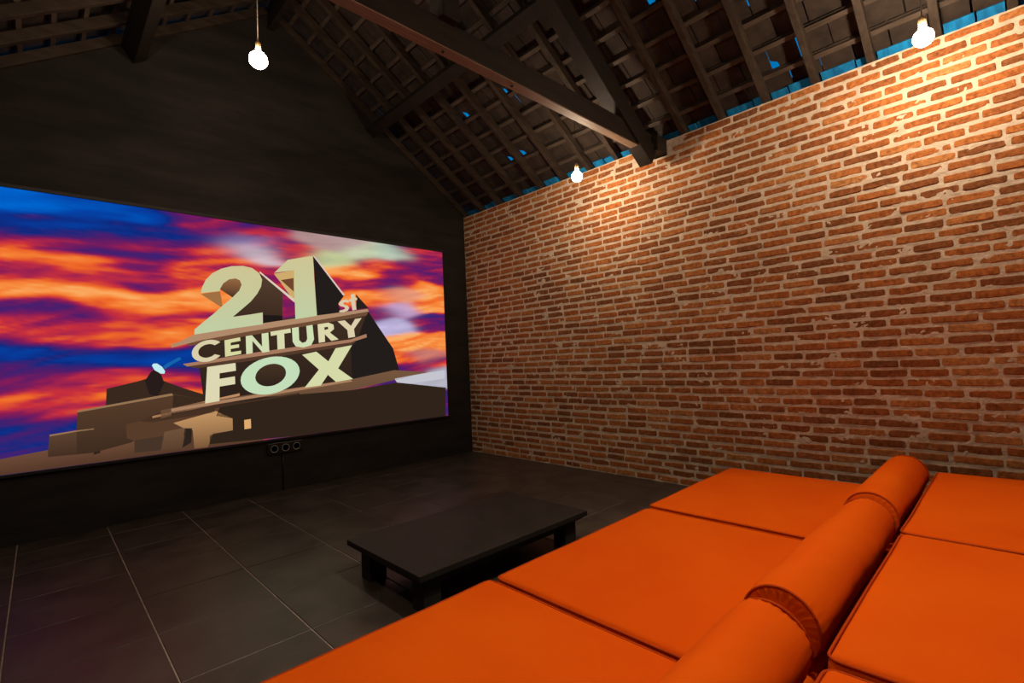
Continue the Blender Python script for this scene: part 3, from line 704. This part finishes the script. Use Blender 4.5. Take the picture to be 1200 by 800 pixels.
# added unseen cover blocking sky light above the tiles, open over the broken ones
cv = MB()
for side in (1, -1):
    nx, ny = 34, 66
    for i in range(nx):
        xa, xb = EAVE + (XR - EAVE) * i / nx, EAVE + (XR - EAVE) * (i + 1) / nx
        for j in range(ny):
            ya, yb = 0.2 - 0.1 * j, 0.2 - 0.1 * (j + 1)
            xm, ym = (xa + xb) / 2, (ya + yb) / 2
            if any(s2 == side and abs(xm - cx_) < 0.11 and abs(ym - cy_) < 0.16 for (s2, cx_, cy_) in cells): continue
            q = [P(xa, ya, .2, side), P(xb, ya, .2, side), P(xb, yb, .2, side), P(xa, yb, .2, side)]
            cv.add(q, [(0, 1, 2, 3)])
rchild('light_blocker', cv, M_COVER)

# ------------------------------------------------------------------ screen
SX0, SX1, SZ0, SZ1 = -4.44, -0.394, 0.512, 2.592
scr = tag(empty('projection_screen', (0, 0, 0)), 'wide lit screen on the black wall showing a sunset and gold block lettering', 'screen')
YS = -0.02


def pic_mesh(name, verts, faces, cols):
    b = MB(); b.add(verts, faces)
    me = b.mesh(name)
    a = me.color_attributes.new('picture_color', 'FLOAT_COLOR', 'POINT')
    flat = []
    for c in cols: flat += [c[0], c[1], c[2], 1.0]
    a.data.foreach_set('color', flat)
    me.materials.append(M_SCREEN)
    return me


RAMP = [(0.0, (0, 100, 205)), (0.12, (4, 66, 165)), (0.25, (14, 40, 125)), (0.38, (80, 28, 105)), (0.5, (138, 28, 84)),
        (0.62, (202, 48, 58)), (0.75, (238, 102, 38)), (0.9, (248, 140, 62)), (1.0, (250, 172, 98))]
RAMPL = [(t, lin(c)) for t, c in RAMP]


def sky_color(t, tab):
    t = max(0.0, min(1.0, t))
    for (a, ca), (b, cb) in zip(tab[:-1], tab[1:]):
        if t <= b:
            k = (t - a) / (b - a)
            return [ca[q] + (cb[q] - ca[q]) * k for q in range(3)]
    return list(tab[-1][1])


SKYT = []       # (x, z, place on the ramp or None, pale colour)
for (x, z, r, g, b) in SKY:
    if g > 118 and b > 105:
        SKYT.append((x, z, None, lin((r, g, b))))
    else:
        best = min(range(101), key=lambda q: sum((u - v) ** 2 for u, v in zip(sky_color(q / 100, RAMP), (r, g, b))))
        SKYT.append((x, z, best / 100, None))
NX, NZ2 = 240, 124
vs, cs, fs = [], [], []
for j in range(NZ2 + 1):
    for i in range(NX + 1):
        x = SX0 + (SX1 - SX0) * i / NX
        z = SZ0 + (SZ1 - SZ0) * j / NZ2
        tilt = z - 0.10 * x + 0.10 * noise.noise(Vector((x * 0.9, z * 1.5, 6.0)))
        wx = noise.noise(Vector((x * 1.2, tilt * 4, 1.0))) * 0.12
        wz = noise.noise(Vector((x * 1.6, tilt * 7, 2.0))) * 0.028 + noise.noise(Vector((x * 4, tilt * 16, 4.0))) * 0.016
        X, Z = x + wx, z + wz
        T_ = Wt = Pw = 0.0
        pc = [0.0, 0.0, 0.0]
        for (a, b, t, p) in SKYT:
            dx, dz = (a - X) / 0.14, (b - Z) / 0.042
            w = math.exp(-0.5 * (dx * dx + dz * dz)) + 1e-5 / (dx * dx + dz * dz + 1.0)
            if p is None:
                T_ += w * t; Wt += w
            else:
                Pw += w
                for q in range(3): pc[q] += w * p[q]
        t = T_ / Wt
        n_ = (noise.noise(Vector((x * 2.2, tilt * 15, 7.0))) * 0.17 + noise.noise(Vector((x * 5.5, tilt * 38, 8.0))) * 0.08
              + noise.noise(Vector((x * 14, tilt * 80, 11.0))) * 0.025)
        c = sky_color(t + n_ * (0.35 + 1.1 * min(1.0, t * 1.4)), RAMPL)
        a = Pw / (Pw + Wt)
        if Pw > 0: c = [c[q] * (1 - a) + pc[q] / Pw * a * (1 + n_) for q in range(3)]
        vs.append((x, YS, z)); cs.append(tuple(c))
for j in range(NZ2):
    for i in range(NX):
        a = j * (NX + 1) + i
        fs.append((a, a + NX + 1, a + NX + 2, a + 1))
fs = [tuple(reversed(f)) for f in fs]
o = bpy.data.objects.new('sunset_picture', pic_mesh('sunset_picture', vs, fs, cs)); COL.objects.link(o); o.parent = scr
link('screen_panel', MB().box(SX0, SX1, YS + 0.001, -0.0005, SZ0, SZ1).mesh(), M_FRAME, scr)
for nm, a in (('border', (SX0 - .025, SX1 + .025, -0.034, -0.0005, SZ1, SZ1 + .028)), ('border', (SX0 - .025, SX1 + .025, -0.034, -0.0005, SZ0 - .022, SZ0)),
              ('border', (SX0 - .025, SX0, -0.034, -0.0005, SZ0, SZ1)), ('border', (SX1, SX1 + .012, -0.026, -0.0005, SZ0, SZ1))):
    link(nm, MB().box(*a, 0.003).mesh(), M_FRAME, scr)
def clip(p, ax, lim, keep_less):
    r = []
    for i in range(len(p)):
        a, b = p[i - 1], p[i]
        ia, ib = (a[ax] <= lim) == keep_less, (b[ax] <= lim) == keep_less
        if ia != ib:
            t = (lim - a[ax]) / (b[ax] - a[ax])
            r.append((a[0] + (b[0] - a[0]) * t, a[1] + (b[1] - a[1]) * t))
        if ib: r.append(b)
    return r


for (nm, pts, c0, c1, lev) in PICTURE:
    for ax, lim, k in ((0, SX0 + .001, False), (0, SX1 - .001, True), (1, SZ0 + .001, False), (1, SZ1 - .001, True)):
        pts = clip(pts, ax, lim, k)
    if len(pts) < 3: continue
    y = YS - 0.0006 * lev
    tri = tessellate_polygon([[Vector((p[0], p[1], 0)) for p in pts]])
    zs = [p[1] for p in pts]
    za, zb = min(zs), max(zs)
    l0, l1 = lin(c0), lin(c1)
    cols = []
    for p in pts:
        t = (p[1] - za) / max(1e-6, zb - za)
        cols.append(tuple(l1[q] + (l0[q] - l1[q]) * t for q in range(3)))
    o = bpy.data.objects.new(nm, pic_mesh(nm, [(p[0], y, p[1]) for p in pts], [tuple(t) for t in tri], cols))
    COL.objects.link(o)
    o.parent = scr

# ------------------------------------------------------------------ power strip below the screen
ps = tag(empty('power_strip', (-2.38, 0, 0.41)), 'black wall power strip with three sockets just below the screen', 'power outlet')
link('housing', MB().box(-0.165, 0.165, -0.030, 0, -0.045, 0.060, 0.006).mesh(), M_BLACKPLASTIC, ps)
for k in range(3):
    r_ = [(0.036, 0.0), (0.036, -0.006), (0.031, -0.008), (0.028, -0.004), (0.0275, 0.008), (0.0, 0.009)]
    so = link('socket', MB().lathe([(max(a, 0.0005), b) for a, b in r_], 20, 'y').mesh(smooth=True), M_BLACKPLASTIC, ps, (-0.105 + 0.105 * k, -0.030, 0.006))
    link('rim', MB().tube([(0.033 * math.cos(2 * PI * q / 24), -0.0072, 0.033 * math.sin(2 * PI * q / 24)) for q in range(24)], 0.0022, 6, True).mesh(smooth=True), M_STEEL, so)
    for dx in (-0.0095, 0.0095):
        link('pin_hole', MB().lathe([(0.003, 0.006), (0.003, 0.0)], 8, 'y').mesh(), M_STEEL, so, (dx, 0.002, 0))
link('cable', MB().tube([(-0.02, -0.012, -0.04), (-0.02, -0.010, -0.2), (-0.022, -0.010, -0.405)], 0.006, 8).mesh(smooth=True), M_BLACKPLASTIC, ps)

# ------------------------------------------------------------------ low table
TXa, TXb, TYa, TYb, TZt = -2.882, -1.640, -3.142, -2.412, 0.21
tb = tag(empty('coffee_table', ((TXa + TXb) / 2, (TYa + TYb) / 2, 0)), 'low black wooden rectangular table on the tiles before the orange mattresses', 'table')
w2, d2 = (TXb - TXa) / 2, (TYb - TYa) / 2
link('tabletop', MB().box(-w2, w2, -d2, d2, TZt - 0.030, TZt, 0.003).mesh(), M_TABLE, tb)
link('molding', MB().box(-w2 + .022, w2 - .022, -d2 + .022, d2 - .022, TZt - 0.048, TZt - 0.030, 0.003).mesh(), M_TABLE, tb)
for sx in (-1, 1):
    link('apron', MB().box(sx * (w2 - .085) - .012, sx * (w2 - .085) + .012, -d2 + .14, d2 - .14, TZt - .095, TZt - .048, 0.002).mesh(), M_TABLE, tb)
    link('apron', MB().box(-w2 + .14, w2 - .14, sx * (d2 - .085) - .012, sx * (d2 - .085) + .012, TZt - .095, TZt - .048, 0.002).mesh(), M_TABLE, tb)
    for sy in (-1, 1):
        cx_, cy_ = sx * (w2 - .105), sy * (d2 - .105)
        link('leg', MB().box(cx_ - .05, cx_ + .05, cy_ - .05, cy_ + .05, 0, TZt - .048, 0.004).mesh(), M_TABLE, tb)

# ------------------------------------------------------------------ day bed platform and orange mattresses
pl = tag(empty('daybed_platform', (0, 0, 0)), 'low two-step black platform under the orange mattresses', 'platform')
link('lower_step', MB().box(-4.02, -0.36, -4.69, -3.58, 0, 0.172, 0.005).mesh(), M_PLINTH, pl)
link('upper_step', MB().box(-4.02, -0.33, -5.92, -4.70, 0, 0.292, 0.005).mesh(), M_PLINTH, pl)


def cushion(w, d, h, r, seed, dent=0.0, crown=0.008, n=44):
    """padded box mattress centred on x,y with its base on z=0"""
    hx, hy, hz = w / 2, d / 2, h / 2
    b = MB()
    idx = {}

    def fine(k, m, half):      # grid lines, denser near the ends
        if m <= 6: return -half + 2 * half * k / m
        e = 4
        if k <= e: return -half + (r * 1.2) * (k / e)
        if k >= m - e: return half - (r * 1.2) * ((m - k) / e)
        return -half + r * 1.2 + (2 * half - 2.4 * r) * (k - e) / (m - 2 * e)

    def vert(i, j, k, m, q):
        key = (i, j, k)
        if key in idx: return idx[key]
        p = Vector((fine(i, m, hx), fine(j, m, hy), -hz + 2 * hz * k / q))
        c = Vector((max(-hx + r, min(hx - r, p.x)), max(-hy + r, min(hy - r, p.y)), max(-hz + r, min(hz - r, p.z))))
        dd = p - c
        if dd.length > 1e-6: p = c + dd.normalized() * r
        fx, fy = p.x / hx, p.y / hy
        pad = (1 - min(1, abs(fx)) ** 4) * (1 - min(1, abs(fy)) ** 4)
        if dent: pad *= min(1.0, max(0.0, (p.y + hy - dent) / 0.12))
        t = (p.z + hz) / (2 * hz)
        wob = noise.noise(Vector((p.x * 2.6 + seed * 7, p.y * 2.6, seed))) * 0.007 + noise.noise(Vector((p.x * 9 + seed * 3, p.y * 7, seed + 5))) * 0.002
        p.z += max(0, t - .3) / .7 * (crown * pad + wob * (0.25 + pad))
        if abs(p.z) < hz * .8:
            bul = 0.006 * (1 - (p.z / hz) ** 2) + noise.noise(Vector((p.x * 6, p.y * 6, seed + 9))) * 0.003
            if abs(fx) > .97: p.x += math.copysign(bul, p.x)
            if abs(fy) > .97: p.y += math.copysign(bul, p.y)
        # wavy edge
        if abs(fx) > .9: p.x += noise.noise(Vector((p.y * 3, seed, 1.5))) * 0.004
        if abs(fy) > .9: p.y += noise.noise(Vector((p.x * 3, seed, 2.5))) * 0.004
        idx[key] = len(b.v)
        b.v.append((p.x, p.y, p.z + hz))
        return idx[key]

    m, q = n, 6
    for i in range(m):
        for j in range(m):
            b.f.append((vert(i, j, q, m, q), vert(i + 1, j, q, m, q), vert(i + 1, j + 1, q, m, q), vert(i, j + 1, q, m, q)))
            b.f.append((vert(i, j, 0, m, q), vert(i, j + 1, 0, m, q), vert(i + 1, j + 1, 0, m, q), vert(i + 1, j, 0, m, q)))
        for k in range(q):
            b.f.append((vert(i, 0, k, m, q), vert(i + 1, 0, k, m, q), vert(i + 1, 0, k + 1, m, q), vert(i, 0, k + 1, m, q)))
            b.f.append((vert(i, m, k, m, q), vert(i, m, k + 1, m, q), vert(i + 1, m, k + 1, m, q), vert(i + 1, m, k, m, q)))
            b.f.append((vert(0, i, k, m, q), vert(0, i, k + 1, m, q), vert(0, i + 1, k + 1, m, q), vert(0, i + 1, k, m, q)))
            b.f.append((vert(m, i, k, m, q), vert(m, i + 1, k, m, q), vert(m, i + 1, k + 1, m, q), vert(m, i, k + 1, m, q)))
    return b


def piping_loop(w, d, z, r, seed):
    hx, hy = w / 2, d / 2
    pts = []
    cr = 0.03
    for (cx_, cy_, a0) in ((hx - cr, hy - cr, 0), (-hx + cr, hy - cr, 90), (-hx + cr, -hy + cr, 180), (hx - cr, -hy + cr, 270)):
        for k in range(5):
            a = math.radians(a0 + 90 * k / 4)
            pts.append((cx_ + cr * math.cos(a), cy_ + cr * math.sin(a)))
    out = []
    for i in range(len(pts)):
        a, b = pts[i], pts[(i + 1) % len(pts)]
        n = max(1, int(math.hypot(b[0] - a[0], b[1] - a[1]) / 0.06))
        for k in range(n):
            x, y = a[0] + (b[0] - a[0]) * k / n, a[1] + (b[1] - a[1]) * k / n
            zz = z + noise.noise(Vector((x * 2.6 + seed * 7, y * 2.6, seed))) * 0.0028
            if abs(x) > .9 * hx: x += noise.noise(Vector((y * 3, seed, 1.5))) * 0.004
            if abs(y) > .9 * hy: y += noise.noise(Vector((x * 3, seed, 2.5))) * 0.004
            out.append((x, y, zz))
    return out


def mattress(x0, x1, y0, y1, z0, z1, seed, label, group, rz=0.0, dent=0.0):
    w, d, h = x1 - x0, y1 - y0, z1 - z0
    root = tag(empty('mattress', ((x0 + x1) / 2, (y0 + y1) / 2, z0), (0, 0, rz)), label, 'mattress', group)
    R0 = 0.022
    link('cover', cushion(w - .028, d - .028, h, R0, seed, dent).mesh('cover', True), M_FABRIC, root)
    e = 0.003
    link('piping', MB().tube(piping_loop(w - .024, d - .024, h - 0.010, 0, seed), 0.0042, 6, True).mesh('piping', True), M_PIPING, root)
    link('piping', MB().tube(piping_loop(w - .024, d - .024, 0.010, 0, seed), 0.0042, 6, True).mesh('piping', True), M_PIPING, root)
    return root


g1, g2 = 'orange mattresses of the lower row facing the screen', 'orange mattresses of the raised row behind the bolsters'
mattress(-3.99, -2.797, -4.68, -3.535, 0.173, 0.300, 1.3, 'orange mattress of the lower row nearest the viewer, at the bottom edge', g1, 0.0, 0.22)
mattress(-2.790, -1.597, -4.68, -3.535, 0.173, 0.298, 2.1, 'middle orange mattress of the lower row, straight behind the black table', g1, 0.0, 0.22)
mattress(-1.590, -0.395, -4.685, -3.525, 0.173, 0.308, 3.7, 'orange mattress of the lower row at the far end beside the brick wall', g1, 0.006, 0.22)
mattress(-3.95, -2.760, -5.88, -4.712, 0.293, 0.420, 4.4, 'orange mattress of the raised row nearest the viewer, only its corner in view', g2)
mattress(-2.752, -1.645, -5.88, -4.705, 0.293, 0.425, 5.2, 'large middle orange mattress of the raised row at lower right', g2)
mattress(-1.637, -0.355, -5.88, -4.700, 0.293, 0.425, 6.9, 'orange mattress of the raised row at the far end beside the brick wall', g2)


def bolster(x0, x1, yc, zc, r, seed, label, tilt=0.0):
    L = x1 - x0
    root = tag(empty('bolster', ((x0 + x1) / 2, yc, zc), (0, 0, tilt)), label, 'bolster', 'orange bolsters lying between the two mattress rows')
    n, m = 72, 60
    V, F = [], []
    prof = []
    for i in range(m + 1):
        prof.append((-L / 2 + 0.008 + (L - 0.016) * i / m, 1.0))
    for i, (x, s) in enumerate(prof):
        e = min(x + L / 2, L / 2 - x)
        for k in range(n):
            t = 2 * PI * k / n
            puck = math.exp(-e / 0.035) * 0.0022 * math.sin(26 * t + seed * 5)
            rr = r * (1 - 0.07 * math.exp(-(e / 0.02))) + puck
            rr += noise.noise(Vector((x * 3.0, math.cos(t) * 1.1 + seed, math.sin(t) * 1.1))) * 0.006
            rr += noise.noise(Vector((x * 14.0, math.cos(t) * 1.6 + seed, math.sin(t) * 1.6))) * 0.0016
            cy_, cz_ = rr * math.cos(t), rr * math.sin(t)
            if cz_ < -r * .93: cz_ = -r * .93 + (cz_ + r * .93) * .2
            V.append((x, cy_, cz_))
    for i in range(m):
        for k in range(n):
            k2 = (k + 1) % n
            F.append((i * n + k, (i + 1) * n + k, (i + 1) * n + k2, i * n + k2))
    b = MB(); b.add(V, F)
    link('cover', b.mesh('cover', True), M_FABRIC, root)
    for sgn in (-1, 1):
        V, F = [], []
        rings = [(0.955, 0.008), (0.90, 0.0035), (0.80, 0.002), (0.62, 0.0), (0.40, -0.002), (0.18, -0.003)]
        for q, (fr, dx) in enumerate(rings):
            for k in range(n):
                t = 2 * PI * k / n
                pl_ = 0.0030 * math.sin(26 * t + seed) * (1.0 if q in (1, 2) else (0.5 if q == 3 else 0.0))
                V.append((sgn * (L / 2 - dx + pl_), r * fr * math.cos(t), max(-r * .93, r * fr * math.sin(t))))
        for q in range(len(rings) - 1):
            for k in range(n):
                k2 = (k + 1) % n
                f = (q * n + k, q * n + k2, (q + 1) * n + k2, (q + 1) * n + k)
                F.append(f if sgn > 0 else f[::-1])
        f = tuple((len(rings) - 1) * n + k for k in range(n))
        F.append(f if sgn > 0 else f[::-1])
        b = MB(); b.add(V, F)
        link('end_cap', b.mesh('end_cap', True), M_FABRIC, root)
        ring = [(sgn * (L / 2 - 0.006), r * .965 * math.cos(2 * PI * k / 48), max(-r * .93, r * .965 * math.sin(2 * PI * k / 48))) for k in range(48)]
        link('piping', MB().tube(ring, 0.0042, 6, True).mesh('piping', True), M_PIPING, root)
    return root


BR_ = 0.103
bolster(-1.470, -0.470, -4.587, 0.316 + BR_, BR_, 0.4, 'orange round bolster at the far end next to the brick wall')
bolster(-2.640, -1.535, -4.584, 0.306 + BR_, BR_, 1.7, 'middle orange round bolster with its pleated end showing', -0.004)
bolster(-3.840, -2.715, -4.582, 0.300 + BR_, BR_, 3.1, 'orange round bolster nearest the viewer, cut by the bottom edge')

# ------------------------------------------------------------------ pendant bulbs
def pendant(x, y, z, ztop, label, r=0.047, mat=None):
    root = tag(empty('pendant_bulb', (x, y, z)), label, 'light bulb', 'bare bulbs hanging from the roof')
    prof = []
    for k in range(13):
        a = -PI / 2 + (PI * 0.80) * k / 12
        prof.append((max(0.0008, r * math.cos(a)), r * math.sin(a)))
    prof += [(0.020, r * 1.02), (0.0165, r * 1.25), (0.0160, r * 1.45)]
    link('bulb', MB().lathe(prof, 24).mesh('bulb', True), mat or M_BULB, root)
    h0 = r * 1.45
    link('holder', MB().lathe([(0.0172, h0), (0.0185, h0 + .004), (0.0185, h0 + .03), (0.014, h0 + .042), (0.006, h0 + .052), (0.004, h0 + .056)], 16).mesh('holder', True), M_BRASS, root)
    link('cord', MB().tube([(0, 0, h0 + .05), (0.001, 0.001, (h0 + ztop - z) / 2), (0, 0, ztop - z)], 0.003, 6).mesh('cord', True), M_CORD if mat is M_BULB_DIM else M_BLACKPLASTIC, root)
    return root


pendant(-2.95, -1.33, 3.455, roof_z(-2.95), 'large bare bulb on a cord in front of the black gable wall', 0.062, M_BULB_DIM)
pendant(-0.623, -2.407, 2.80, roof_z(-0.623), 'bare bulb over the brick wall between the beam end and the screen corner', 0.047, M_BULB_MID)
pendant(-0.632, -4.819, 2.838, roof_z(-0.632), 'bare bulb over the brick wall at upper right near the rafters')

pendant(-4.10, -2.45, 2.93, roof_z(-4.10), 'added bare bulb by the left wall over the tiled floor, unseen above the frame', 0.047, M_BULB_MID)  # added out of view to brighten the floor
pendant(-4.10, -4.83, 2.93, roof_z(-4.10), 'added bare bulb by the left wall over the nearest mattress, unseen above the frame')  # also added unseen, brightens the mattresses near the camera

# added lamp, unseen above the view, put in to brighten the day bed
lamp = tag(empty('added_fill_lamp', (-2.60, -4.60, 3.10)), 'added shaded fill lamp above the day bed, out of view', 'lamp')
link('shade', MB().lathe([(0.17, -0.10), (0.172, -0.10), (0.05, 0.06), (0.03, 0.09), (0.028, 0.09), (0.046, 0.058)], 28, caps=False).mesh('shade', True), M_BLACKPLASTIC, lamp)
link('cord', MB().tube([(0, 0, 0.09), (0, 0, roof_z(-2.60) - 3.10)], 0.004, 6).mesh('cord', True), M_BLACKPLASTIC, lamp)
ld = bpy.data.lights.new('fill_lamp_light', 'SPOT')
ld.energy = FILL_LAMP_WATTS
ld.color = FILL_LAMP_COLOR
ld.spot_size = math.radians(92)
ld.spot_blend = 0.4
ld.shadow_soft_size = 0.06
lo = bpy.data.objects.new('fill_lamp_light', ld)
COL.objects.link(lo)
lo.parent = lamp
lo.location = (0, 0, -0.09)
